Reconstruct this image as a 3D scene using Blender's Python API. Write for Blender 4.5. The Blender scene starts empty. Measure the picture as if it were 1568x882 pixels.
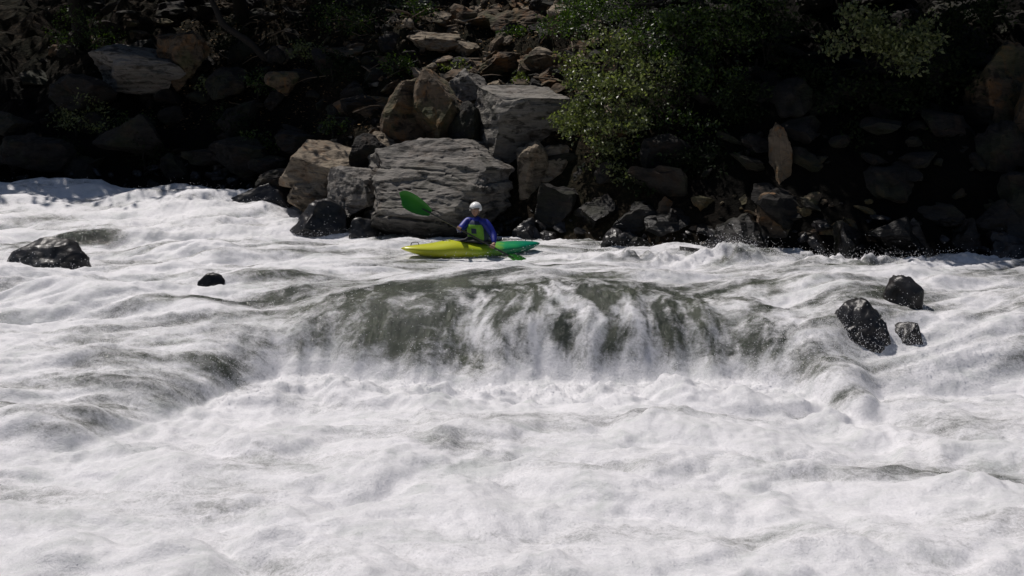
import bpy, math, random
import numpy as np
from mathutils import Vector, Matrix
random.seed(7); rng=np.random.default_rng(7)
scene=bpy.context.scene
scene.view_settings.view_transform='Standard'; scene.view_settings.look='None'; scene.view_settings.exposure=0
SUN=Vector((-0.34,0.30,0.89)).normalized()
# ------------------------------------------------------------ helpers
def link(o,parent=None):
    scene.collection.objects.link(o)
    if parent: o.parent=parent
    return o
def empty(name,loc=(0,0,0)):
    e=bpy.data.objects.new(name,None); e.location=loc; e.empty_display_size=.2; return link(e)
def mesh_obj(name,v,f,mat=None,smooth=True,parent=None):
    m=bpy.data.meshes.new(name)
    v=np.asarray(v,dtype=np.float32)
    if isinstance(f,np.ndarray):
        n,k=f.shape
        m.vertices.add(len(v)); m.vertices.foreach_set('co',v.ravel())
        m.loops.add(n*k); m.loops.foreach_set('vertex_index',f.astype(np.int32).ravel())
        m.polygons.add(n); m.polygons.foreach_set('loop_start',np.arange(0,n*k,k,dtype=np.int32))
        m.polygons.foreach_set('loop_total',np.full(n,k,dtype=np.int32))
        m.update(calc_edges=True)
    else:
        m.from_pydata([tuple(map(float,a)) for a in v],[],f); m.update()
    m.polygons.foreach_set('use_smooth',[smooth]*len(m.polygons))
    if mat: m.materials.append(mat)
    return link(bpy.data.objects.new(name,m),parent)
def attr(o,name,vals):
    a=o.data.attributes.new(name,'FLOAT','POINT'); a.data.foreach_set('value',np.asarray(vals,dtype=np.float32))
def ss(a,b,x):
    t=np.clip((x-a)/(b-a),0,1); return t*t*(3-2*t)
M32=0xffffffff
def h_(ix,iy,iz,seed):
    h=(ix.astype(np.int64)*374761393+iy.astype(np.int64)*668265263+iz.astype(np.int64)*2147483647+seed*974634777)&M32
    h=((h^(h>>13))*1274126177)&M32
    h=((h^(h>>16))*2246822519)&M32
    h^=(h>>15)
    return h/4294967296.0
def n2(x,y,seed=0):
    ix=np.floor(x);iy=np.floor(y);fx=x-ix;fy=y-iy
    u=fx*fx*fx*(fx*(fx*6-15)+10);v=fy*fy*fy*(fy*(fy*6-15)+10)
    z=np.zeros_like(ix)
    def g(dx,dy):
        a=h_(ix+dx,iy+dy,z,seed)*2*np.pi
        return np.cos(a)*(fx-dx)+np.sin(a)*(fy-dy)
    return ((g(0,0)*(1-u)+g(1,0)*u)*(1-v)+(g(0,1)*(1-u)+g(1,1)*u)*v)*1.5
def n3(p,seed=0):
    i=np.floor(p);f=p-i;w=f*f*(3-2*f);r=0
    for dx in(0,1):
        for dy in(0,1):
            for dz in(0,1):
                r=r+h_(i[:,0]+dx,i[:,1]+dy,i[:,2]+dz,seed)*(w[:,0] if dx else 1-w[:,0])*(w[:,1] if dy else 1-w[:,1])*(w[:,2] if dz else 1-w[:,2])
    return r*2-1
def fbm(x,y,o,seed=0,g=.5):
    r=0;a=1
    for k in range(o): r=r+a*n2(x*2**k+k*17.3,y*2**k-k*9.1,seed+k); a*=g
    return r
def billow(x,y,o,seed=0,g=.5):
    r=0;a=1
    for k in range(o): r=r+a*(np.sqrt(n2(x*2**k+k*7.7,y*2**k+k*3.1,seed+k)**2+.012)*2-.6); a*=g
    return r
# ------------------------------------------------------------ materials
def newmat(name):
    m=bpy.data.materials.new(name); m.use_nodes=True; nt=m.node_tree
    return m,nt,nt.nodes['Principled BSDF'],nt.nodes['Material Output']
def nd(nt,t,**k):
    n=nt.nodes.new(t)
    for a,b in k.items():
        if a in n.inputs and a not in('name',): n.inputs[a].default_value=b
        else: setattr(n,a,b)
    return n
def ramp(nt,src,stops):
    r=nt.nodes.new('ShaderNodeValToRGB'); e=r.color_ramp.elements
    while len(e)<len(stops): e.new(.5)
    for i,(p,c) in enumerate(stops):
        e[i].position=p; e[i].color=(*c,1) if not isinstance(c,(int,float)) else (c,c,c,1)
    nt.links.new(src,r.inputs[0]); return r.outputs[0]
def mixc(nt,f,a,b,mode='MIX'):
    n=nt.nodes.new('ShaderNodeMix'); n.data_type='RGBA'; n.blend_type=mode
    for s,i in((f,0),(a,6),(b,7)):
        if isinstance(s,(int,float)): n.inputs[i].default_value=s
        elif isinstance(s,tuple): n.inputs[i].default_value=(*s,1)
        else: nt.links.new(s,n.inputs[i])
    return n.outputs[2]
def math_(nt,op,a,b=0,c=None):
    n=nt.nodes.new('ShaderNodeMath'); n.operation=op
    for i,s in enumerate((a,b) if c is None else (a,b,c)):
        if isinstance(s,(int,float)): n.inputs[i].default_value=s
        else: nt.links.new(s,n.inputs[i])
    return n.outputs[0]
def noise(nt,vec,scale,detail=5,rough=.55,dist=0):
    n=nt.nodes.new('ShaderNodeTexNoise'); n.inputs['Scale'].default_value=scale; n.inputs['Detail'].default_value=detail
    n.inputs['Roughness'].default_value=rough; n.inputs['Distortion'].default_value=dist
    nt.links.new(vec,n.inputs['Vector']); return n.outputs[0]
def mapping(nt,vec,sc=(1,1,1),rot=(0,0,0)):
    n=nt.nodes.new('ShaderNodeMapping'); n.inputs['Scale'].default_value=sc; n.inputs['Rotation'].default_value=rot
    nt.links.new(vec,n.inputs['Vector']); return n.outputs[0]
def bump(nt,h,strength,dist,prev=None):
    n=nt.nodes.new('ShaderNodeBump'); n.inputs['Strength'].default_value=strength; n.inputs['Distance'].default_value=dist
    nt.links.new(h,n.inputs['Height'])
    if prev: nt.links.new(prev,n.inputs['Normal'])
    return n.outputs[0]
def simple(name,col,rough=.5,noise_amt=.15,scale=8,**k):
    m,nt,b,o=newmat(name); P=nd(nt,'ShaderNodeTexCoord').outputs['Object']
    n=noise(nt,P,scale,4)
    c=mixc(nt,n,tuple(x*(1-noise_amt) for x in col),tuple(min(1,x*(1+noise_amt)) for x in col))
    nt.links.new(c,b.inputs['Base Color']); b.inputs['Roughness'].default_value=rough
    nt.links.new(bump(nt,noise(nt,P,scale*6,3),.15,.01),b.inputs['Normal'])
    for a,v in k.items(): b.inputs[a].default_value=v
    return m
def rock_mat(name,dark,light,rust=.3,wetz=.35,moss=.2,rot=(.15,.1,0),strata=5,wetdark=.25,bs=1.,ps=2.7,wr=.3):
    m,nt,b,o=newmat(name); L=nt.links
    P=nd(nt,'ShaderNodeNewGeometry').outputs['Position']
    big=noise(nt,P,1.1,6,.6); fine=noise(nt,P,14,8,.7)
    S=mapping(nt,P,(.8,.8,strata),rot); st=noise(nt,S,1.6,8,.65,.5)
    c=ramp(nt,st,[(.30,dark),(.43,tuple((a+b_)/2 for a,b_ in zip(dark,light))),(.68,light)])
    c=mixc(nt,ramp(nt,fine,[(.35,.0),(.75,.7)]),c,tuple(x*1.2 for x in light)); 
    nn=noise(nt,mapping(nt,P,(1,1,1+strata*.25),rot),ps,7,.6,.6)
    c=mixc(nt,ramp(nt,nn,[(.38,.85),(.50,0.)]),c,tuple(x*.4 for x in dark))
    c=mixc(nt,math_(nt,'MULTIPLY',ramp(nt,noise(nt,P,2.3,6,.6,1),[(.52,0.),(.66,1.)]),rust),c,(.22,.10,.03))
    c=mixc(nt,math_(nt,'MULTIPLY',ramp(nt,big,[(.5,0.),(.62,1.)]),moss),c,(.04,.055,.015))
    z=nd(nt,'ShaderNodeSeparateXYZ'); L.new(P,z.inputs[0])
    w=nd(nt,'ShaderNodeMapRange'); w.inputs[1].default_value=wetz-.15; w.inputs[2].default_value=wetz+.3
    L.new(math_(nt,'ADD',z.outputs[2],math_(nt,'MULTIPLY',math_(nt,'SUBTRACT',big,.5),.9)),w.inputs[0])
    dry=w.outputs[0]
    c2=mixc(nt,1.0,c,(wetdark,wetdark,wetdark),'MULTIPLY')
    c=mixc(nt,dry,c2,c); L.new(c,b.inputs['Base Color'])
    r=nd(nt,'ShaderNodeMapRange'); L.new(dry,r.inputs[0]); r.inputs[3].default_value=wr; r.inputs[4].default_value=.9
    L.new(r.outputs[0],b.inputs['Roughness']); b.inputs['Specular IOR Level'].default_value=.35
    n=bump(nt,st,.8*bs,.12); n=bump(nt,nn,.5*bs,.08,n); n=bump(nt,fine,.5*bs,.025,n); L.new(n,b.inputs['Normal'])
    return m
R_GREY=rock_mat('grey_granite',(.05,.046,.041),(.20,.186,.168),.08,.45,.1,(.12,.28,0),7)
R_TAN=rock_mat('tan_rock',(.06,.045,.032),(.25,.205,.15),.3,.3,.15,(.1,-.2,0),4)
R_BROWN=rock_mat('brown_rock',(.022,.016,.010),(.11,.08,.052),.5,.3,.45,(.3,.1,0),4)
R_DARK=rock_mat('shade_dark_rock',(.003,.0028,.0025),(.018,.016,.014),.06,.6,.2,(.1,.3,0),4)  # near black: the banks' tree shade is put into this rock colour
R_WET=rock_mat('wet_rock',(.010,.010,.011),(.026,.025,.027),.03,5.0,.05,(.1,.3,0),2,.8,.3,wr=.36)
R_LICHEN=rock_mat('lichen_rock',(.04,.03,.02),(.17,.13,.09),1.,.2,.2,(.1,1.2,0),3)
def leaf_mat(name,c1,c2,tr=.35,ro=.45,sp=.5):
    m,nt,b,o=newmat(name); L=nt.links
    a=nd(nt,'ShaderNodeAttribute',attribute_name='rnd').outputs['Fac']
    c=mixc(nt,a,c1,c2); L.new(c,b.inputs['Base Color']); b.inputs['Roughness'].default_value=ro; b.inputs['Specular IOR Level'].default_value=sp
    if tr:
        t=nd(nt,'ShaderNodeBsdfTranslucent'); L.new(mixc(nt,1.,c,(1.3,1.5,.6),'MULTIPLY'),t.inputs[0])
        x=nd(nt,'ShaderNodeMixShader'); x.inputs[0].default_value=tr
        L.new(b.outputs[0],x.inputs[1]); L.new(t.outputs[0],x.inputs[2]); L.new(x.outputs[0],o.inputs[0])
    return m
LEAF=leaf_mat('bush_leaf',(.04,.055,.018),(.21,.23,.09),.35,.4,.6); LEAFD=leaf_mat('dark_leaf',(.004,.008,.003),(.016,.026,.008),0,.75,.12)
LEAFG=leaf_mat('oak_leaf',(.010,.022,.004),(.07,.115,.015),.35)
LITTER=leaf_mat('dry_leaf',(.05,.035,.018),(.24,.16,.08),0,.9,.1)
BARK=simple('bark',(.014,.011,.008),.95,.5,10); PALEBARK=simple('pale_bark',(.12,.09,.06),.9,.4,7)
# ------------------------------------------------------------ terrain & water functions
SX=[-60,-15,-9,-6.5,-5,-3.6,-1,1,3,4.5,6.2,9,15,60]; SY=[26,25,24.4,23.8,22.3,21.3,21,20,18.5,17.9,17.1,16.8,16.2,15]
def shore(x): return np.interp(x,SX,SY)
def rise(x,y): return .78*ss(3.4,6.6,-x)*ss(18.3,23,y)+.25*ss(9,22,-x)*ss(12,20,y)
def water_h(x,y):
    wx=x+.5*fbm(x*.5,y*.5,2,50); wy=y+.4*fbm(x*.5+9,y*.5,2,51)
    c=ss(-5.2,-3.0,x)*(1-ss(3.4,4.8,x))
    r=ss(3.9,4.8,x)
    yb=12.3*c+(1-c)*(9.2*(1-r)+11.7*r); yt=14.3*c+(1-c)*(17.2*(1-r)+14.6*r)
    yb=yb+(.26*n2(x*.6,x*0+3.3,60)+.18*n2(x*1.9,x*0+3.3,61)+.07*n2(x*4.3,x*0+3.3,62))*c
    t=np.clip((y-yb)/(yt-yb),0,1); s=1-(1-t)**2.1
    base=-.98+.98*s
    def hump(cx,cy,rx,ry,h): return h*np.sqrt(np.clip(1-((x-cx)/rx)**2-((y-cy)/ry)**2,0,1))
    hm=np.maximum.reduce([hump(1.25,13.15,1.9,.95,.30),hump(-2.0,13.0,1.35,.85,.14),hump(2.9,13.1,1.2,.8,.12),hump(-.35,13.4,.9,.7,.12)])
    z=base+hm*ss(0,.3,t)*.9
    z-=.18*np.exp(-((x+.55)/.35)**2)*np.exp(-((y-12.7)/.7)**2)
    z-=.18*np.exp(-((np.abs(x+.4)-3.2)/1.0)**2)*np.exp(-((y-13.9)/.6)**2)
    z+=rise(x,y)
    low=1-ss(0,1,(y-yb+.3)/.8)
    fall=np.exp(-((x-.2)/3.8)**4)*ss(0,.2,t)*(1-ss(.75,1.3,(y-yb)/(yt-yb)))
    fr=billow(wx*.55,wy*.9,4,10,.42)
    nearb=1-.7*np.exp(-((y-yb)/.7)**2)*c
    z+=low*nearb*(.115*fr+.10*fbm(x*.4,y*.7,2,70)+.03*fbm(wx*2.2,wy*3.2,2,72))
    boil=np.exp(-((y-(yb-.35))/.35)**2)*c
    z+=np.exp(-((y-(yb-.75))/.4)**2)*c*(.03+.13*billow(x*1.2,y*1.3,3,20))+boil*.07*billow(x*3,y*3,3,24)
    fx=x*.95+y*.30; fy=y*.95-x*.30
    up=(1-low)*(1-.95*fall)
    kd=np.exp(-(((x+.75)/1.9)**2+((y-17.4)/1.1)**2))
    wv=fbm(fx*.32,fy*1.0,3,30)*.15+billow(fx*.5,fy*1.7,3,35,.5)*.05+.022*fbm(fx*1.5,fy*5,3,38)
    left=ss(-3,-7,x)
    z+=up*(1-.8*kd)*wv*(1+.4*left)
    z+=up*left*.15*np.maximum(0,np.sin((y*1.6+x*.35)+1.8*fbm(x*.3,y*.3,2,44)))**3
    z+=(1-low)*.18*np.exp(-((x-4.2)/.6)**2-((y-17.1)/.3)**2)*(1+.9*fbm(x*3,y*3,4,80))
    z+=(1-low)*.10*np.exp(-((x-2.6)/1.6)**2-((y-17.0)/.3)**2)*(1+1.1*fbm(x*4,y*4,4,81))
    z+=(1-low)*.12*np.exp(-((x-6.5)/1.3)**2-((y-16.4)/.3)**2)*(1+1.1*fbm(x*4,y*4,4,82))
    rx_=x+.25*fbm(x*.9,y*.9,2,97)
    z+=fall*(.024*fbm(rx_*2.6,y*.6,3,90)+.014*np.abs(n2(rx_*7,y*1.3,92))+.022*fbm(rx_*8,y*5,3,94))
    z+=.12*np.exp(-((x-5.3)/.9)**2-((y-13.9)/.6)**2)
    return z,low,fall,c,yb,yt,t,boil,fr,kd,hm
def wz(x,y): return float(water_h(np.array([float(x)]),np.array([float(y)]))[0][0])
def axis(a,b,step,fa,fb,grow):
    c=list(np.arange(fa,fb,step)); s=step;x=fa
    pre=[]
    while x>a: s*=grow; x-=s; pre.append(x)
    s=step;x=c[-1];post=[]
    while x<b: s*=grow;x+=s;post.append(x)
    return np.array(pre[::-1]+c+post)
def grid(xs,ys):
    X,Y=np.meshgrid(xs,ys); n=len(xs);m=len(ys)
    i=np.arange(n*m).reshape(m,n)
    F=np.stack([i[:-1,:-1],i[:-1,1:],i[1:,1:],i[1:,:-1]],-1).reshape(-1,4)
    return X.ravel(),Y.ravel(),F
# ------------------------------------------------------------ ground
def ground_h(x,y):
    d=y-shore(x); w=rise(x,shore(x))
    dp=np.maximum(d,0)
    z=w-.1+2.6*(1-np.exp(-dp/3))+.5*dp+.25*np.maximum(dp-14,0)*.6
    z+=ss(0,3,dp)*(.55*fbm(x*.35,y*.35,4,5)+.25*billow(x*1.1,y*1.1,4,6))
    bed=w-np.minimum(2.2,.1-d*.9)+.1*fbm(x,y,2,9)
    z=np.where(d<0,bed,z)
    near=ss(4.5,.5,y); z=z*(1-near)+near*(.4+.9*ss(2,-6,y)+.2*fbm(x*.6,y*.6,4,8)+np.maximum(0,-y-6)*.35)
    return z
xs=axis(-160,160,.12,-15,15,1.07); ys=axis(-90,140,.12,15,33,1.07)
X,Y,F=grid(xs,ys)
m,nt,b,o=newmat('bank_soil'); P=nd(nt,'ShaderNodeNewGeometry').outputs['Position']
n1=noise(nt,P,.9,8,.65); n4=noise(nt,P,9,8,.7)
c=ramp(nt,n4,[(.3,(.006,.0045,.003)),(.52,(.022,.016,.010)),(.72,(.11,.078,.048))])
c=mixc(nt,ramp(nt,n1,[(.42,0.),(.6,.8)]),c,(.010,.012,.005))
D=nd(nt,'ShaderNodeAttribute',attribute_name='bank_shade').outputs['Fac']
c=mixc(nt,D,c,(.004,.0036,.0028))  # painted shade: soil goes almost black under this mask
nt.links.new(c,b.inputs['Base Color']); b.inputs['Roughness'].default_value=.95; b.inputs['Specular IOR Level'].default_value=.1
nt.links.new(bump(nt,n4,1.,.12,bump(nt,n1,.6,.3)),b.inputs['Normal'])
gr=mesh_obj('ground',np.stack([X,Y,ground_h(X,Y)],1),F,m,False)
attr(gr,'bank_shade',np.clip(ss(2.2,4.2,X+.6*fbm(X*.6,Y*.6,2,3))*.95+ss(-4,-6,X)*(1-ss(2,5,Y-shore(X)))*.95,0,1))  # tree shade on right bank and left shore, painted into the soil
# ------------------------------------------------------------ river
xs=axis(-60,60,.036,-8.5,9.2,1.035); ys=axis(-1,27.5,.034,6.2,18.5,1.02)
ys=ys[ys<26.8]
X,Y,F=grid(xs,ys)
Z,low,fall,c,yb,yt,t,boil,fr,kd,hm=water_h(X,Y)
fx=X*.95+Y*.30; fy=Y*.95-X*.30
st=fbm(fx*.38,fy*1.9,5,100,.6)
foam=.72+.58*st
foam+=.22*ss(-2.5,-6,X)
lowf=.97+.42*fbm(X*.3,Y*1.0,5,110,.55)+.12*fr
foam=foam*(1-low)+low*lowf
wX=X+.35*fbm(X*.8,Y*.8,3,140)
streak=fbm(wX*3.0,Y*1.3,5,120,.70)+.5*fbm(wX*1.0,Y*.9,2,121)
ff=.21+.55*streak*(.7+.3*ss(-.9,.6,X))+.45*ss(.12,.0,t)+.14*np.exp(-((X-1.7)/1.2)**2)+.34*np.exp(-((X+.6)/.5)**2)*ss(.95,.5,t)+.2*ss(2.8,3.8,X)  # foam streaks of the fall; right-centre lift also paints sun glints
foam=foam*(1-fall)+fall*ff
foam+=boil*.35
tong=np.exp(-((X+1.7)/2.1)**2-((Y-14.3)/.75)**2)+.9*np.exp(-((X-2.6)/1.8)**2-((Y-14.55)/.45)**2)
foam-=.36*tong
for (px,py,sx,sy,a) in [(3.9,9.0,.9,.25,.45),(4.9,9.1,1.2,.2,.45),(2.1,10.8,1.0,.2,.45),(-3.3,11.9,.8,.4,.3),(-.5,9.9,.5,.3,.3),(-2.6,7.7,.35,.2,.3),(-8.6,18.9,.9,.35,.8),(-7.0,18.7,.5,.4,.8),(-5.6,20.3,.4,.3,.5)]:
    foam-=a*np.exp(-((X-px)/sx)**2-((Y-py)/sy)**2)
fo=np.clip(foam,0,1)
Z=Z+ss(.45,.9,fo)*(.014*billow(X*5,Y*5,3,130,.6)+.007*fbm(X*13,Y*13,2,133))*(1-.5*kd)+ss(.5,.1,fo)*.008*fbm(fx*4,fy*7,3,136)
m,nt,b,o=newmat('whitewater'); L=nt.links
P=nd(nt,'ShaderNodeNewGeometry').outputs['Position']
A=nd(nt,'ShaderNodeAttribute',attribute_name='foam').outputs['Fac']
PS=mapping(nt,P,(1,2.0,1),(0,0,-.3))
nA=noise(nt,PS,5,8,.70,.8); nB=noise(nt,P,38,6,.75)
fa=math_(nt,'ADD',A,math_(nt,'MULTIPLY',math_(nt,'SUBTRACT',nA,.5),1.1))
fa=math_(nt,'ADD',fa,math_(nt,'MULTIPLY',math_(nt,'SUBTRACT',nB,.5),.6))
mr=nd(nt,'ShaderNodeMapRange',interpolation_type='SMOOTHSTEP'); L.new(fa,mr.inputs[0]); mr.inputs[1].default_value=.10; mr.inputs[2].default_value=.95
wcol=ramp(nt,noise(nt,P,1.3,4),[(.3,(.036,.043,.036)),(.7,(.10,.11,.082))])
L.new(wcol,b.inputs['Base Color']); b.inputs['Roughness'].default_value=.12; b.inputs['IOR'].default_value=1.33
PV=mapping(nt,P,(1.6,.8,.8))
nw=bump(nt,noise(nt,PV,9,5,.6,.5),.8,.08); nw=bump(nt,nB,.6,.02,nw); L.new(nw,b.inputs['Normal'])
f=nd(nt,'ShaderNodeBsdfPrincipled'); f.inputs['Roughness'].default_value=.5
fc=ramp(nt,noise(nt,PS,1.3,9,.74,.5),[(.32,(.52,.54,.53)),(.48,(.71,.705,.72)),(.68,(.84,.825,.85))])
fc=mixc(nt,ramp(nt,nB,[(.35,.40),(.6,.0)]),fc,(.50,.51,.53))
L.new(fc,f.inputs['Base Color'])
nf=bump(nt,noise(nt,P,11,8,.75,.4),.45,.035); nf=bump(nt,nB,.6,.015,nf); nf=bump(nt,noise(nt,P,120,3,.6),.6,.006,nf); L.new(nf,f.inputs['Normal'])
x=nd(nt,'ShaderNodeMixShader'); L.new(mr.outputs[0],x.inputs[0]); L.new(b.outputs[0],x.inputs[1]); L.new(f.outputs[0],x.inputs[2]); L.new(x.outputs[0],o.inputs[0])
river=mesh_obj('river_water',np.stack([X,Y,Z],1),F,m,True); attr(river,'foam',foam)
# spray drops
pts=[]
def spray(n,cx,cy,sx,sy,hmax,smin=.003,smax=.009):
    x=rng.normal(cx,sx,n); y=rng.normal(cy,sy,n); z=water_h(x,y)[0]+.01+rng.exponential(hmax,n)
    pts.append(np.stack([x,y,z,smin+(smax-smin)*rng.random(n)**2],1))
spray(11000,.4,11.95,2.5,.3,.075,.002,.007); spray(6500,5.2,12.4,1.0,.4,.13,.002,.007); spray(900,4.2,17.0,.6,.15,.08); spray(1300,2.8,17.2,1.6,.25,.06)
spray(4500,-7,20.5,3.2,1.4,.07,.003,.008); spray(3500,-3.8,12.3,1.5,.9,.06,.002,.007); spray(1000,-8,16.0,.9,.3,.1); spray(24000,0,8.8,3.8,1.6,.045,.0018,.0045); spray(1400,6.8,16.4,1.4,.2,.07); spray(350,-.7,17.0,1.1,.25,.05)
spray(600,-4.4,20.2,.5,.3,.1)
p=np.concatenate(pts); oc=np.array([[1,0,0],[-1,0,0],[0,1,0],[0,-1,0],[0,0,1],[0,0,-1]])
of=np.array([[0,2,4],[2,1,4],[1,3,4],[3,0,4],[2,0,5],[1,2,5],[3,1,5],[0,3,5]])
V=(p[:,None,:3]+oc[None]*p[:,3,None,None]).reshape(-1,3); FF=(of[None]+6*np.arange(len(p))[:,None,None]).reshape(-1,3)
mesh_obj('water_spray',V,FF,simple('spray_drops',(.8,.8,.82),.3,.05),True)
# ------------------------------------------------------------ rocks
import bmesh
_ico={}
def ico(s):
    if s not in _ico:
        bm=bmesh.new(); bmesh.ops.create_icosphere(bm,subdivisions=s,radius=1)
        _ico[s]=(np.array([v.co[:] for v in bm.verts]),np.array([[v.index for v in f.verts] for f in bm.faces])); bm.free()
    return _ico[s]
def rock_verts(seed,sub=5,ncut=14,rough=.07,strata=0,planes=None,dmin=.45,dmax=.8,sa=1.):
    v,f=ico(sub); v=v.copy(); r=np.random.default_rng(seed)
    if planes is None:
        planes=[]
        for k in range(ncut):
            n=r.normal(size=3); n/=np.linalg.norm(n); planes.append((n,r.uniform(dmin,dmax)))
    for n,d in planes:
        n=np.array(n,float); n/=np.linalg.norm(n); q=v@n; v-=np.maximum(q-d,0)[:,None]*n
    nr=v/np.linalg.norm(v,axis=1)[:,None]
    v=v+nr*(rough*1.2*n3(v*1.7+seed,seed)+rough*.8*n3(v*4+seed,seed+1)+rough*.45*n3(v*9+seed,seed+2)+rough*.25*n3(v*20+seed,seed+3))[:,None]
    if strata:
        tz=v@np.array([.18,.1,.97])*strata+1.1*n3(v*1.5,seed+9); q=np.floor(tz)
        e=tz-q; led=h_(q,q*0,q*0,seed)-.5
        horiz=nr.copy(); horiz[:,2]*=.2
        v=v+horiz*((led*.11)*sa-.06*sa*np.maximum(0,1-e*6)*(n3(v*3,seed+4)>-.2))[:,None]
    lo=v.min(0);hi=v.max(0); v=(v-(lo+hi)/2)/((hi-lo)/2)
    return v,f
def rock(name,x,y,z0,z1,w,d,mat,seed,rot=0,tilt=(0,0),sub=5,smooth=False,**k):
    v,f=rock_verts(seed,sub,**k)
    R=np.array(Matrix.Rotation(rot,3,'Z')@Matrix.Rotation(tilt[0],3,'X')@Matrix.Rotation(tilt[1],3,'Y'))
    v=(v@R.T); lo=v.min(0);hi=v.max(0); v=(v-(lo+hi)/2)/((hi-lo)/2)
    v=v*np.array([w/2,d/2,(z1-z0)/2])
    o=mesh_obj(name,v,f,mat,smooth); o.location=(x,y,(z0+z1)/2); return o
rock('boulder',-1.85,20.9,-.3,2.2,3.85,3.0,R_GREY,11,strata=7,sa=.75,sub=6,rough=.06,planes=[((0,-.75,.66),.42),((.55,-.35,.75),.62),((-1,-.25,.1),.62),((.1,0,1),.72),((.8,-.6,.2),.7),((-.5,-.7,.5),.62),((-.45,.2,.9),.74),((1,.2,0),.85),((0,1,0),.6)])
rock('block_boulder',.35,22.5,1.3,3.55,2.6,2.2,R_GREY,12,rot=.35,rough=.045,strata=4,sa=.5,planes=[((0,-.25,1),.5),((-1,0,.05),.6),((1,0,0),.6),((0,-1,-.25),.5),((0,1,0),.6),((.8,-.2,.7),.72),((-.6,-.6,.4),.72)])
rock('boulder',-1.75,22.9,1.6,3.95,1.5,1.6,R_BROWN,14,rot=.5,ncut=16)
rock('boulder',-2.75,23.2,1.6,3.7,1.3,1.5,R_BROWN,15,rot=1.5,ncut=16)
rock('boulder',-1.15,22.6,2.0,3.1,.9,1.2,R_DARK,141,ncut=12)
rock('boulder',-1.15,23.6,2.9,3.95,1.1,1.2,R_GREY,142,ncut=12)
rock('slab_boulder',-4.55,22.2,.75,2.15,2.1,1.8,R_TAN,16,rot=.1,tilt=(0,.25),strata=4,sa=.6,rough=.05,planes=[((.15,-.5,.85),.4),((-1,0,.2),.75),((.8,-.5,.2),.7),((0,-1,.1),.6),((0,0,-1),.6)])
rock('boulder',-3.42,22.3,1.2,2.3,1.05,1.1,R_DARK,17,rot=.9,ncut=9,dmin=.4)
rock('boulder',-3.15,22.6,1.6,2.35,.7,.8,R_TAN,171,rot=.9,ncut=9,dmin=.4)
rock('boulder',-3.65,21.2,.3,1.55,1.35,1.3,R_GREY,18,ncut=10,strata=4,sa=.5,tilt=(0,-.4))
rock('boulder',-4.75,21.7,.4,1.25,1.2,1.2,R_TAN,19,ncut=10)
rock('boulder',-5.6,22.6,.7,1.45,1.3,1.1,R_DARK,20,ncut=10)
W=dict(smooth=True)
def wrock(x,y,up,w,d,seed,**k):
    h=wz(x,y); rock('wet_rock',x,y,h-.55,h+up,w,d,R_WET,seed,smooth=True,**k)
rock('wet_rock',-4.32,20.5,-.3,.85,1.25,1.0,R_WET,21,ncut=12,**W)
rock('wet_rock',-3.3,20.4,-.3,.45,.7,.7,R_WET,211,ncut=12,sub=4,**W)
rock('wet_rock',-6.0,22.2,.2,1.15,1.7,.8,R_WET,212,ncut=12,**W)
rock('wet_rock',-8.25,16.3,-.6,.48,1.5,1.1,R_WET,22,ncut=11,tilt=(0,.25),dmin=.7,dmax=.95,**W)
wrock(-4.86,14.7,.12,.50,.45,23,ncut=10,sub=4,dmin=.65)
wrock(-9.0,14.2,.14,.9,.7,24,ncut=10,sub=4,dmin=.65)
rock('wet_rock',4.92,12.85,-1.1,.04,.82,.8,R_WET,25,ncut=12,dmin=.68,dmax=.9,rough=.09,**W)
rock('wet_rock',5.80,13.6,-.7,.26,.62,.6,R_WET,26,ncut=12,sub=4,dmin=.7,dmax=.9,rough=.09,**W)
rock('wet_rock',5.55,12.8,-1.1,-.27,.5,.5,R_WET,27,ncut=12,sub=4,dmin=.7,**W)
rock('boulder',7.65,17.3,-.4,.72,1.0,.9,R_GREY,28,rot=.3,planes=[((-.8,-.4,.5),.35),((.8,-.4,.45),.35),((0,1,.3),.5),((0,0,-1),.5)],rough=.06)
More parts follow.
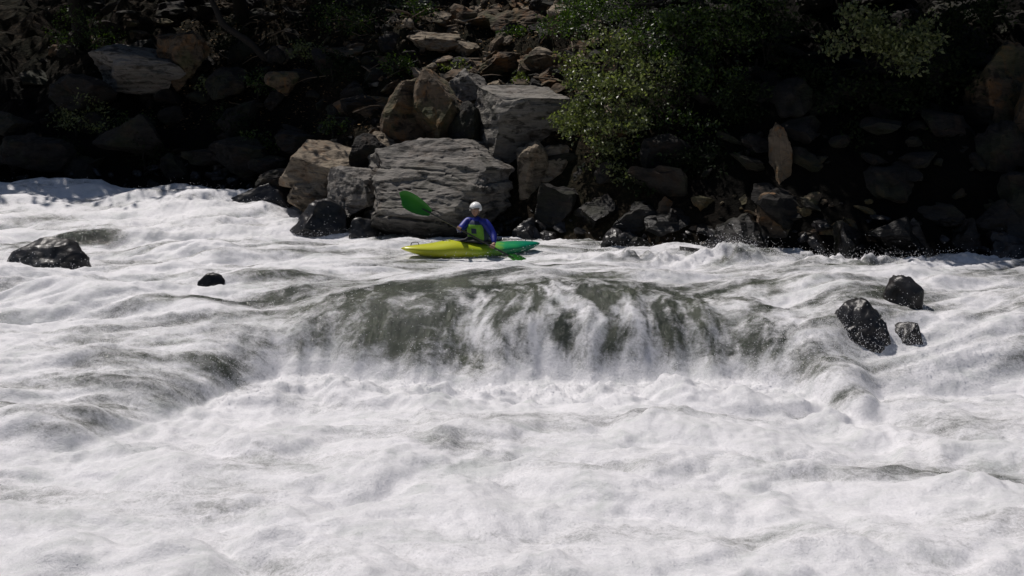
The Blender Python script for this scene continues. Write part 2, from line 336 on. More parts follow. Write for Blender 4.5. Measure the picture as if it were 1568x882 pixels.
for i,(x,y,z0,z1,w,d,mt) in enumerate([
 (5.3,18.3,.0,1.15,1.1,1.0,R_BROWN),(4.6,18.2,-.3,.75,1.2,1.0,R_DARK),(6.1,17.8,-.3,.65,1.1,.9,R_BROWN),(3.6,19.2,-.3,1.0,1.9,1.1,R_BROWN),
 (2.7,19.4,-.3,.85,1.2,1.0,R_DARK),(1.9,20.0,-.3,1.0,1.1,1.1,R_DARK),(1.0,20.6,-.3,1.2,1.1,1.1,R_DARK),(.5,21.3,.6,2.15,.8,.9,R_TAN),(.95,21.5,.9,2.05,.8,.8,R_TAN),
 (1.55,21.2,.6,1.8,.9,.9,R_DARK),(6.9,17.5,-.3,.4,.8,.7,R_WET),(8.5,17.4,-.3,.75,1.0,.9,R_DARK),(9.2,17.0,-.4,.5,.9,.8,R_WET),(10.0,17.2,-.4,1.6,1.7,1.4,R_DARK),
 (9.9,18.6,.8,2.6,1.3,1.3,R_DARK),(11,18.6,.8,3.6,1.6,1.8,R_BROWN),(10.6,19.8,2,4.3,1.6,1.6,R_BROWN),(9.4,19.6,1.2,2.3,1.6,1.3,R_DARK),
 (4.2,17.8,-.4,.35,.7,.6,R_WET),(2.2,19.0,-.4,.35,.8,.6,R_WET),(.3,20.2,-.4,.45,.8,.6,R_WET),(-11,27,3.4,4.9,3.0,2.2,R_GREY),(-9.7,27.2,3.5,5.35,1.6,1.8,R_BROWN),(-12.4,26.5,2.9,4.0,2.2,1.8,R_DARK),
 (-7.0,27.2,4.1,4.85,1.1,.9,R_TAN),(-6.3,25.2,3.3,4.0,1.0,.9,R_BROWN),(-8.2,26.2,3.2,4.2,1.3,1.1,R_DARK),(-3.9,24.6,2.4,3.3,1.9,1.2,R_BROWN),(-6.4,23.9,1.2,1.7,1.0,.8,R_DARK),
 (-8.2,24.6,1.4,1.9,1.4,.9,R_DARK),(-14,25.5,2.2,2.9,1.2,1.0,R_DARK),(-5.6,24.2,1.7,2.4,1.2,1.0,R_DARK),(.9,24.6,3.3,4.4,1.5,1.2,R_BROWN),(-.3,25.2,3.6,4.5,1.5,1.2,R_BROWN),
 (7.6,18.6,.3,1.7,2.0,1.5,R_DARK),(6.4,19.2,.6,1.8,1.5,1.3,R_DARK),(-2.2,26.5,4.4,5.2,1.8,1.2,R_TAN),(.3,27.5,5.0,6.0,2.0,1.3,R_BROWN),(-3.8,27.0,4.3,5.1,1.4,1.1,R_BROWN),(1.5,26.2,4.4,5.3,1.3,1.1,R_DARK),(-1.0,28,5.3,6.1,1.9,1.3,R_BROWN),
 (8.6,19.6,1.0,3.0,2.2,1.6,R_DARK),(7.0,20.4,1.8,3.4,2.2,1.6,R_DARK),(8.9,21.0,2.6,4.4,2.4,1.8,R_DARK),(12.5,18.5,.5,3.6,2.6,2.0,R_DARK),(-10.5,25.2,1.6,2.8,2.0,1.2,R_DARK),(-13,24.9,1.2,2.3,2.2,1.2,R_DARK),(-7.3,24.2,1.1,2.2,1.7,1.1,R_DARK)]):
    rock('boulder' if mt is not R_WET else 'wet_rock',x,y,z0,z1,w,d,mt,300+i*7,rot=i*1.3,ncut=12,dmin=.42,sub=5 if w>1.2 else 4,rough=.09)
rock('standing_rock',5.55,18.9,1.0,2.55,.48,.6,R_LICHEN,40,rough=.12,tilt=(0,.12),planes=[((-1,-.3,0),.45),((1,-.2,0),.5),((.2,-1,.1),.5),((.6,-.3,.8),.75),((0,0,-1),.8)])
base=[rock_verts(500+i,3,11,.12,dmin=.4) for i in range(14)]
def rubble(name,n,region,smin,smax,mat,power=2.2):
    Vs=[];Fs=[];k=0
    while k<n:
        x,y=region()
        s=smin+(smax-smin)*random.random()**power
        v,f=base[random.randrange(14)]
        R=np.array(Matrix.Rotation(random.uniform(0,6.3),3,'Z')@Matrix.Rotation(random.uniform(-.8,.8),3,'X')@Matrix.Rotation(random.uniform(-.5,.5),3,'Y'))
        q=(v*np.array([1,random.uniform(.5,1),random.uniform(.25,.85)])*s/2)@R.T
        z=float(ground_h(np.array([x]),np.array([y]))[0])
        q=q+np.array([x,y,z+s*random.uniform(-.15,.12)]); Vs.append(q);Fs.append(f+len(v)*k);k+=1
    return mesh_obj(name,np.concatenate(Vs),np.concatenate(Fs),mat,False)
def reg(x0,x1,d0,d1):
    def f():
        x=random.uniform(x0,x1); return x,float(shore(x))+random.uniform(d0,d1)
    return f
rubble('rock_rubble',330,reg(-3.8,2.4,2,10),.06,.9,R_TAN,3.2)
rubble('rock_rubble',260,reg(-5,2.4,1.5,10),.08,1.2,R_BROWN,3)
rubble('rock_rubble',150,reg(-5,2.4,1.5,10),.2,1.1,R_DARK,2)
rubble('rock_rubble',300,reg(-15,-4,0,9),.1,1.3,R_DARK,2.5)
rubble('rock_rubble',130,reg(-15,-4,3.5,9),.1,.7,R_BROWN,2.5)
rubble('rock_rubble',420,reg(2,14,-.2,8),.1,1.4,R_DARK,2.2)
rubble('rock_rubble',300,reg(-14,14,-.4,.6),.1,.6,R_WET,1.8)
rubble('rock_rubble',40,reg(3.5,7,-.2,1.0),.1,.5,R_BROWN,1.8)
# ------------------------------------------------------------ vegetation
def tube(path,radii,n=9,wob=.12,seed=0):
    V=[];Fc=[];P=[Vector(p) for p in path]
    Q=[];Rr=[]
    for i in range(len(P)-1):
        for s in range(5):
            t_=s/5; Q.append(P[i].lerp(P[i+1],t_)); Rr.append(radii[i]*(1-t_)+radii[i+1]*t_)
    Q.append(P[-1]);Rr.append(radii[-1])
    Q=[Q[0]]+[(Q[i-1]+Q[i]*2+Q[i+1])/4 for i in range(1,len(Q)-1)]+[Q[-1]]
    rr=random.Random(seed)
    for i,q in enumerate(Q):
        d=(Q[min(i+1,len(Q)-1)]-Q[max(i-1,0)]).normalized(); a=d.orthogonal().normalized() if i==0 else (a-d*a.dot(d)).normalized(); b_=d.cross(a)
        for k in range(n):
            r=Rr[i]*(1+rr.uniform(-wob,wob)); an=2*math.pi*k/n; V.append(q+(a*math.cos(an)+b_*math.sin(an))*r)
    for i in range(len(Q)-1):
        for k in range(n): Fc.append((i*n+k,i*n+(k+1)%n,(i+1)*n+(k+1)%n,(i+1)*n+k))
    Fc.append(tuple(range(n))[::-1]); Fc.append(tuple((len(Q)-1)*n+k for k in range(n)))
    return V,Fc
def tubes(name,list_,mat,parent=None):
    V=[];Fc=[]
    for j,(p,r) in enumerate(list_):
        v,f=tube(p,r,seed=j); o=len(V); V+=v; Fc+=[tuple(i+o for i in q) for q in f]
    return mesh_obj(name,[tuple(v) for v in V],Fc,mat,True,parent)
def leaves(name,clumps,size,mat,parent=None,sub=22,spread=.22):
    C=[]
    for (x,y,z,r,n) in clumps:
        ds=rng.normal(size=(sub,3)); ds/=np.linalg.norm(ds,axis=1)[:,None]; ds*=(r*rng.uniform(.35,1.05,sub)**.7)[:,None]; ds[:,2]*=.75
        idx=rng.integers(0,sub,n); c_=np.array([x,y,z])+ds[idx]+rng.normal(size=(n,3))*r*spread*np.array([1,1,.7]); C.append(c_)
    C=np.concatenate(C); n=len(C)
    a=rng.normal(size=(n,3)); a[:,2]-=.3; a/=np.linalg.norm(a,axis=1)[:,None]
    b_=rng.normal(size=(n,3)); b_[:,2]*=.5; b_=np.cross(a,b_); b_/=np.linalg.norm(b_,axis=1)[:,None]
    s=(size*rng.uniform(.6,1.3,n))[:,None]; nn=np.cross(a,b_)
    V=np.stack([C,C+a*s*.5+b_*s*.27+nn*s*.06,C+a*s,C+a*s*.5-b_*s*.27+nn*s*.06],1).reshape(-1,3)
    o=mesh_obj(name,V,np.arange(4*n).reshape(n,4),mat,False,parent); attr(o,'rnd',np.repeat(rng.random(n)**1.4,4)); return o
def tree(name,base,top,r,clumps,size,mat,bark=BARK,limbs=True):
    e=empty(name,(0,0,0)); B=Vector(base);T=Vector(top); mid=B.lerp(T,.5)+Vector((random.uniform(-.3,.3),random.uniform(-.2,.2),0))
    L_=[([B-Vector((0,0,.4)),B.lerp(mid,.5),mid,T],[r*1.3,r,r*.8,r*.35])]
    for (x,y,z,rr,n) in clumps:
        c_=Vector((x,y,z)); s=B.lerp(T,random.uniform(.45,.95)); k=s.lerp(c_,.5)+Vector((0,0,-.12*(c_-s).length))
        L_.append(([s,k,c_],[r*.35,r*.22,r*.07]))
        for q in range(2):
            L_.append(([k,c_+Vector([random.uniform(-.7,.7)*rr for _ in range(3)])],[r*.14,r*.04]))
    tubes('trunk_and_limbs',L_,bark,e); leaves('leaves',clumps,size,mat,e); return e
cl=[(1.7,20.6,2.9,.5,850),(2.3,20.5,3.3,.6,1000),(2.1,20.3,2.3,.5,800),(1.3,20.8,2.5,.45,560),(2.7,20.2,2.6,.5,600),(2.2,20.4,1.6,.45,420),(2.7,20.1,1.3,.45,380),
    (3.1,20.4,3.6,.7,900),(2.2,21.2,4.3,.7,900),(1.6,21.1,3.6,.45,450)]
tree('streamside_shrub',(2.6,21.2,1.4),(2.5,20.9,4.4),.06,cl,.095,LEAF)
cl=[(3.2,21.2,4.6,.8,1300),(4.0,20.9,4.9,.8,1300),(4.9,20.8,4.6,.8,1200),(3.9,20.8,3.8,.7,1000),(4.6,20.4,3.4,.6,800),(3.5,20.6,2.8,.6,700),(4.2,20.4,2.4,.6,700),(3.3,20.2,1.9,.5,500),
    (4.9,20.3,2.3,.4,400),(1.6,22.6,5.1,.8,1200),(2.4,22.0,5.4,.8,1200),(5.4,20.5,5.3,.8,900)]
tree('streamside_oak',(4.4,21.6,1.9),(4.2,21.3,6.0),.12,cl,.09,LEAFG)
cl=[(3.6,19.9,1.6,.6,800),(4.4,19.7,1.6,.6,800),(5.0,19.9,3.0,.6,900),(5.0,19.8,1.7,.5,600),(3.0,19.9,1.2,.5,500),(6.3,20.4,3.4,.8,1300),(6.6,20.0,2.2,.8,1200),(7.4,20.0,3.2,.9,1500),(8.4,19.9,3.0,.9,1500),(7.5,19.5,2.0,.8,1200),(8.6,19.2,1.9,.7,900),(9.3,20.0,3.6,.9,1400),(10,20.2,4.9,.9,1300),(6.0,20.7,4.8,.8,1000),(7.2,18.9,1.1,.5,500)]
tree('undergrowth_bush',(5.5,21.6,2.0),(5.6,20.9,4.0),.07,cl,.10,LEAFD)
cl=[(7.6,18.8,4.25,.5,800),(8.2,18.6,4.0,.45,650),(7.2,18.8,4.6,.5,650),(8.5,18.7,4.45,.45,500),(6.7,18.9,4.2,.35,220),(8.0,18.6,3.7,.3,200)]
tree('overhanging_tree',(8.6,22.2,2.6),(7.9,20.0,4.7),.08,cl,.10,LEAF)
def canopy(name,bx,by,cx,cy,cz,rad,k,n=1100,size=.24):
    gz=float(ground_h(np.array([bx]),np.array([by]))[0]); c_=[]
    for i in range(k):
        a=random.uniform(0,6.28); q=rad*math.sqrt(random.random()); c_.append((cx+q*math.cos(a),cy+q*.6*math.sin(a),cz+random.uniform(-.5,1.4),random.uniform(1.2,1.8),n))
    tree(name,(bx,by,gz),(cx,cy,cz),.22,c_,size,LEAFD)  # crowns above the frame, added to throw shade on both banks
canopy('shade_tree',-14,30,-13.7,28.2,9.2,3.2,14)
canopy('shade_tree',-9,31,-9.8,28.0,9.0,2.8,14)
canopy('shade_tree',-18,29,-17.5,27.4,9,3,11)
canopy('shade_tree',-6,30,-7.4,27.2,8.6,1.6,7)
canopy('shade_tree',6.5,25.5,5.0,21.6,8.0,2.2,13)
canopy('shade_tree',10,24,8.2,20.6,7.7,2.8,18)
canopy('shade_tree',14,24,12.4,20,7.6,3,14)
canopy('shade_tree',-5.5,33,-6.5,31.5,10.5,2.4,6)
def shrub(x,y,r,n,size,mat,name='shrub'):
    z=float(ground_h(np.array([x]),np.array([y]))[0]); tree(name,(x,y,z),(x,y,z+r),.03,[(x,y,z+r*.8,r,n),(x+r*.8,y,z+r*.5,r*.7,n//2)],size,mat)
for (x,y,r,n,mt) in [(-12.3,26.0,.7,700,LEAF),(-5.1,27.3,.7,700,LEAFG),(-4.2,28.2,.8,700,LEAFD),(-9,28.5,.8,700,LEAFD),(-3.3,25.4,.45,350,LEAFG),(-8.8,26.6,.4,300,LEAF),(3.2,23.5,.8,600,LEAFD),(-10.8,26,.5,300,LEAFG),(-13.5,28.5,.9,700,LEAFG),(1.6,23.7,.5,400,LEAF),(9.8,21.5,.8,500,LEAFD),(-7.3,26.1,.5,300,LEAFG),
  (-6.2,28.5,.8,600,LEAFD),(-2.4,24.2,.4,250,LEAFG),(-5.0,25.6,.5,400,LEAFD),(-7.8,25.3,.6,400,LEAFD),(.0,26.3,.4,250,LEAFG),(-10,25.0,.6,400,LEAFD),(-12.5,25.2,.6,400,LEAFD),(-4.6,23.7,.35,250,LEAFG),(-6.9,24.6,.5,300,LEAFG),(2.0,25.5,.7,500,LEAFG),(-3.0,27.6,.6,450,LEAFG),(.2,24.0,.3,200,LEAF),(-1.6,25.6,.35,220,LEAF),(-6.0,26.6,.5,350,LEAF)]:
    shrub(x,y,r,n,.09,mt)
st_=[]
for i in range(200):
    x=random.uniform(-10,3); y=float(shore(x))+random.uniform(2,10); z=float(ground_h(np.array([x]),np.array([y]))[0])+random.uniform(.1,.4)
    a=random.uniform(0,6.28); l=random.uniform(.3,1.3); d=Vector((math.cos(a)*l,math.sin(a)*l,random.uniform(-.3,.5)*l))
    p0=Vector((x,y,z)); r=random.uniform(.008,.026); st_.append(([p0-d*.5,p0+Vector((0,0,random.uniform(-.1,.1))),p0+d*.5],[r,r*.9,r*.4]))
tubes('fallen_branches',st_,PALEBARK)
tubes('leaning_tree',[([(-7.2,26.8,4.4),(-7.6,26.6,4.9),(-8.4,26.6,5.4),(-9.0,26.8,6.6),(-9.2,27,9)],[.09,.1,.09,.08,.06])],BARK)
tubes('fallen_log',[([(.2,27.0,5.2),(.6,27.6,5.9),(.9,28.2,6.8)],[.2,.17,.12])],PALEBARK)
n=12000; x=rng.uniform(-11,2.8,n); y=shore(x)+rng.uniform(1.5,11,n); z=ground_h(x,y)+.04
a=rng.normal(size=(n,3));a[:,2]*=.35;a/=np.linalg.norm(a,axis=1)[:,None]; b_=np.cross(a,np.array([0,0,1.])+rng.normal(size=(n,3))*.3); b_/=np.linalg.norm(b_,axis=1)[:,None]
C=np.stack([x,y,z],1); s=rng.uniform(.05,.12,n)[:,None]
ll=mesh_obj('leaf_litter',np.stack([C,C+a*s*.5+b_*s*.3,C+a*s,C+a*s*.5-b_*s*.3],1).reshape(-1,3),np.arange(4*n).reshape(n,4),LITTER,False); attr(ll,'rnd',np.repeat(rng.random(n),4))
fc=[]
for i in range(60):
    x=random.uniform(-45,45); y=random.uniform(34,60); z=float(ground_h(np.array([x]),np.array([y]))[0]); fc.append((x,y,z+random.uniform(2,8),random.uniform(2.2,3.6),600))
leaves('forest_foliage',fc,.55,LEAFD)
# ------------------------------------------------------------ kayak
KA=math.radians(204); kay=empty('kayak',(-.75,17.5,.05)); kay.rotation_euler=(math.radians(3),math.radians(-1),KA)
m,nt,b,o=newmat('kayak_plastic'); T=nd(nt,'ShaderNodeTexCoord').outputs['Object']; s_=nd(nt,'ShaderNodeSeparateXYZ'); nt.links.new(T,s_.inputs[0])
q=math_(nt,'ADD',s_.outputs[0],math_(nt,'MULTIPLY',math_(nt,'SUBTRACT',noise(nt,T,4,4,.6,1),.5),.9))
q=math_(nt,'MULTIPLY_ADD',q,1/2.8,.5)
c=ramp(nt,q,[(.12,(0.0,.17,.10)),(.3,(.02,.28,.09)),(.42,(.24,.42,.02)),(.6,(.46,.50,.02)),(1.,(.50,.50,.03))])
nt.links.new(c,b.inputs['Base Color']); b.inputs['Roughness'].default_value=.3
V=[];NS=49;NR=28
for i in range(NS):
    t_=-1+2*i/(NS-1); a_=abs(t_)
    w=.325*(1-a_**2.5)**.75+.045*(1-a_**14); zb=-.13+.24*a_**2.6; zt=.17+.03*a_+(.075*math.exp(-((t_-.28)/.25)**2))-.06*a_**6
    if a_>.97: 
        mid=(zb+zt)/2; zb=mid-(mid-zb)*.55; zt=mid+(zt-mid)*.55; w=max(.02,w*.6)
    zm=zb+(zt-zb)*.52
    for k in range(NR):
        an=2*math.pi*k/NR; ca,sa=math.cos(an),math.sin(an); e=.75 if sa<0 else .95
        yy=w*math.copysign(abs(ca)**e,ca); zz=zm+((zt-zm) if sa>0 else (zm-zb))*math.copysign(abs(sa)**(.8 if sa<0 else 1.15),sa)
        V.append((t_*1.42,yy,zz))
Fc=[(i*NR+k,(i+1)*NR+k,(i+1)*NR+(k+1)%NR,i*NR+(k+1)%NR) for i in range(NS-1) for k in range(NR)]
Fc+= [tuple(range(NR)),tuple((NS-1)*NR+k for k in range(NR))[::-1]]
mesh_obj('hull',V,Fc,m,True,kay)
BLACK=simple('black_neoprene',(.015,.015,.018),.6); BLK2=simple('black_plastic',(.02,.02,.02),.35)
def ring(cx,cz,a1,b1,r,n=48,k=10):
    V=[];Fc=[]
    for i in range(n):
        an=2*math.pi*i/n; d=Vector((math.cos(an),math.sin(an),0)); c_=Vector((cx+a1*d.x,b1*d.y,cz+.03*d.x))
        for j in range(k):
            bn=2*math.pi*j/k; V.append(c_+d*r*math.cos(bn)+Vector((0,0,r*math.sin(bn))))
    for i in range(n):
        for j in range(k): Fc.append((i*k+j,((i+1)%n)*k+j,((i+1)%n)*k+(j+1)%k,i*k+(j+1)%k))
    return V,Fc
v,f=ring(.02,.215,.42,.25,.018); mesh_obj('cockpit_coaming',v,f,BLK2,True,kay)
V=[];Fc=[];n=40
for j,(s1,zz) in enumerate([(1.0,.225),(.8,.24),(.6,.255),(.45,.30),(.40,.37)]):
    for i in range(n):
        an=2*math.pi*i/n; V.append((.02-.10*(1-s1)/.6+.42*s1*math.cos(an)*(1 if s1>.7 else .85),.25*s1*math.sin(an)*(1 if s1>.7 else 1.25),zz))
    if j:
        for i in range(n): Fc.append(((j-1)*n+i,(j-1)*n+(i+1)%n,j*n+(i+1)%n,j*n+i))
mesh_obj('spray_skirt',V,Fc,BLACK,True,kay)
for xx,rz in((1.16,.2),(-1.18,.19)):
    v,f=tube([(xx-.08,0,rz-.03),(xx-.06,0,rz+.03),(xx+.06,0,rz+.03),(xx+.08,0,rz-.03)],[.008]*4); mesh_obj('grab_handle',[tuple(q) for q in v],f,BLK2,True,kay)
v,f=tube([(.5,-.12,.235),(.62,0,.245),(.5,.12,.235)],[.01]*3); mesh_obj('deck_line',[tuple(q) for q in v],f,BLK2,True,kay)
# ------------------------------------------------------------ paddle
pad=empty('kayak_paddle',(0,0,0)); PA=Vector((-1.68,17.1,.92)); PB=Vector((.04,17.0,-.0)); ax=(PB-PA).normalized()
v,f=tube([PA,PA.lerp(PB,.5),PB],[.0155]*3,12,0); mesh_obj('shaft',[tuple(q) for q in v],f,BLK2,True,pad)
m,nt,b,o=newmat('green_blade'); T=nd(nt,'ShaderNodeTexCoord').outputs['Object']
c=mixc(nt,noise(nt,T,6,4),(.02,.18,.02),(.07,.32,.03)); nt.links.new(c,b.inputs['Base Color']); b.inputs['Roughness'].default_value=.35
t_=nd(nt,'ShaderNodeBsdfTranslucent'); nt.links.new(c,t_.inputs[0]); x=nd(nt,'ShaderNodeMixShader'); x.inputs[0].default_value=.4
nt.links.new(b.outputs[0],x.inputs[1]); nt.links.new(t_.outputs[0],x.inputs[2]); nt.links.new(x.outputs[0],o.inputs[0]); BL=m
def blade(c_,d,nrm,k_=1.2):
    d=d.normalized(); nrm=(nrm-d*nrm.dot(d)).normalized(); s=d.cross(nrm)
    V=[];N=16;K=9
    for side in(1,-1):
        for i in range(N):
            t_=i/(N-1); w=k_*.125*(math.sin(math.pi*min(1,t_*.62+.10)))**.8*(1-max(0,t_-.8)**2*10) if t_<.999 else .06
            for k in range(K):
                u=-1+2*k/(K-1); V.append(c_+d*(-.24+.5*k_*t_+.06*u*t_)+s*(w*u)+nrm*(.03*(u*u)*(w/.1)-.05*(t_-.4)**2+side*.004*(1-u*u)+.008*math.exp(-(u/.2)**2)*(1-t_)*side))
    Fc=[]
    for side in(0,1):
        o_=side*N*K
        for i in range(N-1):
            for k in range(K-1):
                q=(o_+i*K+k,o_+i*K+k+1,o_+(i+1)*K+k+1,o_+(i+1)*K+k); Fc.append(q if side==0 else q[::-1])
    return [tuple(p) for p in V],Fc
v,f=blade(PA-ax*.06,-ax,Vector((-.15,-1,.35)),1.3); mesh_obj('upper_blade',v,f,BL,True,pad)
v,f=blade(PB+ax*.12,ax,Vector((.3,-.6,.9)),1.); mesh_obj('lower_blade',v,f,BL,True,pad)
# ------------------------------------------------------------ kayaker
man=empty('kayaker',(0,0,0)); fw=Vector((-.42,-.907,0)).normalized(); rt=Vector((fw.y,-fw.x,0)).normalized()
S=Vector((-.635,17.55,.12)); UP=Vector((0,0,1))
def L3(r,f_,u): return S+rt*r+fw*f_+UP*u
def skin(name,verts,edges,radii,roots,mat,sub=2):
    me=bpy.data.meshes.new(name); me.from_pydata([tuple(v) for v in verts],edges,[]); me.materials.append(mat)
    ob=link(bpy.data.objects.new(name,me),man); md=ob.modifiers.new('skin','SKIN'); md.use_smooth_shade=True
    if not me.skin_vertices: me.skin_vertices.new()
    sv=me.skin_vertices[0].data
    for i,r in enumerate(radii): sv[i].radius=(r,r) if not isinstance(r,tuple) else r; sv[i].use_root=(i in roots)
    s2=ob.modifiers.new('sub','SUBSURF'); s2.levels=sub; s2.render_levels=sub; return ob
def elbow(s,w,l1,l2,hint):
    d=w-s; D=min(d.length,l1+l2-.005); d=d.normalized(); a_=(l1*l1-l2*l2+D*D)/(2*D); h=math.sqrt(max(l1*l1-a_*a_,1e-4)); hint=(hint-d*hint.dot(d)).normalized(); return s+d*a_+hint*h
HR=PA.lerp(PB,.40); HL=PA.lerp(PB,.765)
sR=L3(.19,.07,.535); sL=L3(-.19,.11,.52)
kb=Vector((-math.cos(math.radians(24)),-math.sin(math.radians(24)),0)); kp=Vector((-kb.y,kb.x,0))
def hand(C,sh,inner,nm):
    e0=elbow(sh,C-(C-sh).normalized()*.07,.29,.26,Vector((0,0,-1))+(rt if sh is sR else -rt)*.8)
    p=(C-e0); p=(p-ax*p.dot(ax)).normalized(); u=ax.cross(p); 
    if u.z<0:u=-u
    W=C-p*.105+u*.005
    V=[W-p*.02,W+p*.035,C-p*.030+u*.012]; E=[(0,1),(1,2)]; R=[(.025,.03),(.034,.03),(.03,.03)]; roots=[0]
    for k in(-1,1):
        V.append(C-p*.036+u*.012+ax*.026*k); E.append((1,len(V)-1)); R.append(.017)
    ob=skin(nm+'_palm',V,E,R,[0],SKIN)
    V=[];E=[];R=[];roots=[]
    for i,ln in enumerate((.92,1.05,1.0,.8)):
        o_=(i-1.5)*.021*(-inner); b0=len(V); roots.append(b0)
        V+=[C+ax*o_-p*.034+u*.016,C+ax*o_-p*.012*ln+u*.032,C+ax*o_+p*.018*ln+u*.028,C+ax*o_+p*.030*ln-u*.002,C+ax*o_+p*.016*ln-u*.026*ln]
        E+=[(b0+j,b0+j+1) for j in range(4)]; R+=[.0105,.010,.0095,.009,.0075]
    b0=len(V); roots.append(b0); V+=[C-p*.055+ax*inner*.02,C-p*.03+ax*inner*.05-u*.012,C-p*.002+ax*inner*.05-u*.028,C+p*.02+ax*inner*.042-u*.026]; E+=[(b0+j,b0+j+1) for j in range(3)]; R+=[.014,.0125,.011,.009]
    skin(nm+'_fingers',V,E,R,roots,SKIN); return e0,W
SKIN=simple('skin',(.30,.17,.11),.5,.1,30)
JACK=simple('blue_dry_top',(.006,.015,.22),.5,.3,12)
eR,wR=hand(HR,sR,1,'right_hand'); eL,wL=hand(HL,sL,-1,'left_hand')
V=[S+UP*.0,L3(0,.01,.16),L3(0,.04,.34),L3(0,.08,.47),L3(0,.10,.565),L3(0,.12,.62),
   L3(.10,.08,.53),sR,sR.lerp(eR,.5),eR,eR.lerp(wR,.5),wR,
   L3(-.10,.09,.525),sL,sL.lerp(eL,.5),eL,eL.lerp(wL,.5),wL,
   S+kp*-.09+kb*.12-UP*.02,S+kp*-.15+kb*.45+UP*.0,S+kp*-.08+kb*.85-UP*.06,S+kp*.09+kb*.12-UP*.02,S+kp*.15+kb*.45+UP*.0,S+kp*.08+kb*.85-UP*.06]
E=[(0,1),(1,2),(2,3),(3,4),(4,5),(3,6),(6,7),(7,8),(8,9),(9,10),(10,11),(3,12),(12,13),(13,14),(14,15),(15,16),(16,17),(0,18),(18,19),(19,20),(0,21),(21,22),(22,23)]
R=[(.15,.12),(.15,.11),(.155,.115),(.15,.11),.075,.06,(.10,.09),.096,.086,.076,.064,.038,(.10,.09),.096,.086,.076,.064,.038,.08,.06,.045,.08,.06,.045]
skin('body',V,E,R,[0],JACK)
LIME=simple('lime_vest',(.16,.38,.03),.7,.25,15); NAVY=simple('navy_vest',(.01,.02,.06),.7,.2,15)
V=[];Fc=[];n=32;rows=[(.14,.02,.19,.145),(.20,.025,.20,.155),(.30,.04,.205,.165),(.40,.06,.205,.165),(.47,.075,.18,.14),(.53,.085,.12,.095),(.545,.09,.10,.08)]
for (h,lf,a1,b1) in rows:
    for i in range(n):
        an=2*math.pi*i/n; ca,sa=math.cos(an),math.sin(an); V.append(L3(a1*math.copysign(abs(ca)**.8,ca),lf+b1*math.copysign(abs(sa)**.8,sa),h))
for j in range(len(rows)-1):
    for i in range(n): Fc.append((j*n+i,j*n+(i+1)%n,(j+1)*n+(i+1)%n,(j+1)*n+i))
vest=mesh_obj('life_vest',[tuple(v) for v in V],Fc,LIME,True,man); vest.data.materials.append(NAVY)
for k,pl in enumerate(vest.data.polygons):
    i=k%n; j=k//n
    if not(3<=i<=12) or j>=4 or j==2 and i in(7,8): pl.material_index=1
sd=vest.modifiers.new('t','SOLIDIFY'); sd.thickness=.02
H=L3(-.0,.14,.735); hf=(fw+Vector((.05,-.2,-.08))).normalized(); hr=hf.cross(UP).normalized(); hu=hr.cross(hf).normalized()
v,f=ico(5); v=v.copy(); x_,y_,z_=v[:,0].copy(),v[:,1].copy(),v[:,2].copy()
sx=.076*(1-.18*ss(.1,1,-z_)); sy=.098; sz=.118
px=x_*sx; py=y_*sy; pz=z_*sz
front=ss(.3,.9,y_)
def g(cx,cz,s1,s2): return np.exp(-((x_-cx)/s1)**2-((z_-cz)/s2)**2)*front
py+=.022*g(0,-.17,.13,.16)+.012*g(0,-.02,.10,.2)+.007*g(0,.22,.6,.1)-.011*g(.38,.03,.18,.12)-.011*g(-.38,.03,.18,.12)+.008*g(0,-.45,.26,.07)-.005*g(0,-.46,.24,.02)+.010*g(0,-.75,.25,.16)
V=[H+hr*a+hf*b_+hu*c_ for a,b_,c_ in zip(px,py,pz)]
mesh_obj('head',[tuple(q) for q in V],f,SKIN,True,man)
def blob(nm,c_,rx,ry,rz,mat):
    v,f=ico(3); V=[c_+hr*a*rx+hf*b_*ry+hu*d*rz for a,b_,d in v]; mesh_obj(nm,[tuple(q) for q in V],f,mat,True,man)
EYE=simple('eye_white',(.7,.7,.68),.2,.02); PUP=simple('pupil',(.02,.015,.01),.1); LIP=simple('lip',(.30,.10,.08),.5)
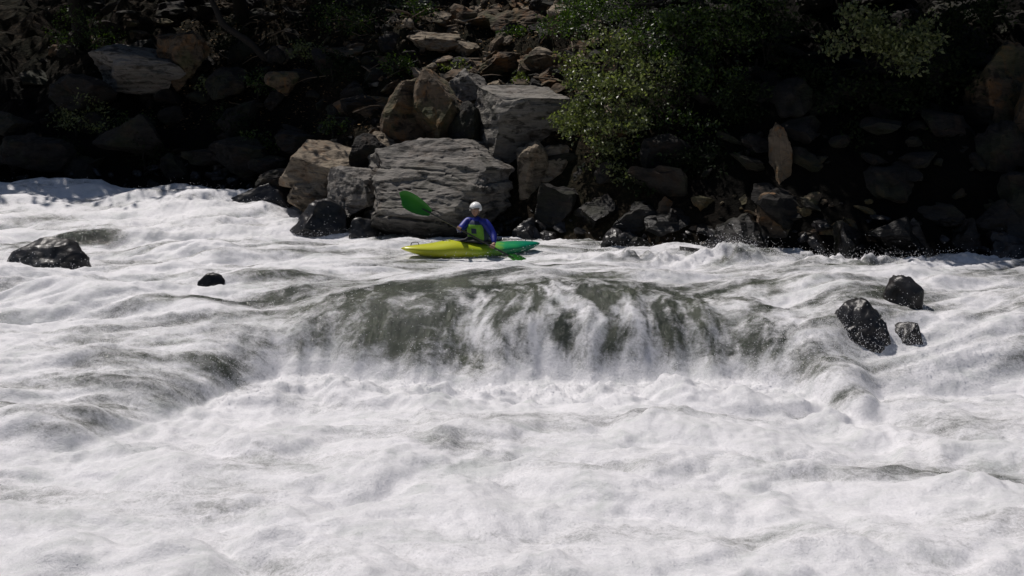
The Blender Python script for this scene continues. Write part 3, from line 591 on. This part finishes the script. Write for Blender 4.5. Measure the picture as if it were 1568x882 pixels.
for s in(-1,1):
    blob('eye',H+hr*.029*s+hf*.082+hu*.004,.013,.010,.008,EYE); blob('pupil',H+hr*.029*s+hf*.090+hu*.004,.006,.004,.006,PUP)
    blob('ear',H+hr*.076*s-hf*.005-hu*.01,.010,.020,.030,SKIN)
    v,f=tube([H+hr*.072*s+hf*.02+hu*.03,H+hr*.070*s+hf*.03-hu*.05,H+hr*.02*s+hf*.055-hu*.122],[.006]*3); mesh_obj('chin_strap',[tuple(q) for q in v],f,BLK2,True,man)
blob('mouth',H+hf*.092-hu*.053,.024,.006,.006,LIP)
v,f=ico(4); keep=[tuple(q) for q in f if min(v[i][2] for i in q)>-.28 and not(np.mean([v[i][1] for i in q])>.45 and np.mean([v[i][2] for i in q])<.28)]
V=[H+hr*a*.118+hf*(b_*.138-.004)+hu*(d*.132+.035) for a,b_,d in v]
hm_=mesh_obj('helmet',[tuple(q) for q in V],keep,simple('white_helmet',(.80,.80,.78),.3,.04),True,man); sd=hm_.modifiers.new('t','SOLIDIFY'); sd.thickness=.014
V=[];Fc=[]
for i in range(13):
    a_=math.radians(-60+10*i)
    for rr,dz in((.124,.055),(.150,.045)):
        V.append(H+hr*math.sin(a_)*rr*.9+hf*(math.cos(a_)*rr*1.06)+hu*dz)
    if i: Fc.append((2*i-2,2*i-1,2*i+1,2*i))
vz=mesh_obj('helmet_visor',[tuple(q) for q in V],Fc,BLK2,True,man); sd=vz.modifiers.new('t','SOLIDIFY'); sd.thickness=.008
# ------------------------------------------------------------ light, world, camera
w=bpy.data.worlds.new('World'); scene.world=w; w.use_nodes=True; nt=w.node_tree
sk=nt.nodes.new('ShaderNodeTexSky'); sk.sky_type='NISHITA'; sk.sun_disc=False
el=math.asin(SUN.z); az=math.atan2(SUN.x,SUN.y); sk.sun_elevation=el; sk.sun_rotation=az
nt.links.new(sk.outputs[0],nt.nodes['Background'].inputs[0]); nt.nodes['Background'].inputs[1].default_value=.05
sl=bpy.data.lights.new('sun','SUN'); sl.energy=3.9; sl.angle=math.radians(.5); sl.color=(1,.94,.89)
so=link(bpy.data.objects.new('sun',sl)); so.rotation_euler=SUN.to_track_quat('Z','Y').to_euler()
cam=bpy.data.cameras.new('camera'); cam.sensor_width=36; cam.lens=36*1400/1568; cam.shift_y=-246/1568; cam.clip_end=600
co=link(bpy.data.objects.new('camera',cam)); co.location=(0,0,2.44); co.rotation_euler=(math.radians(90),0,0); scene.camera=co
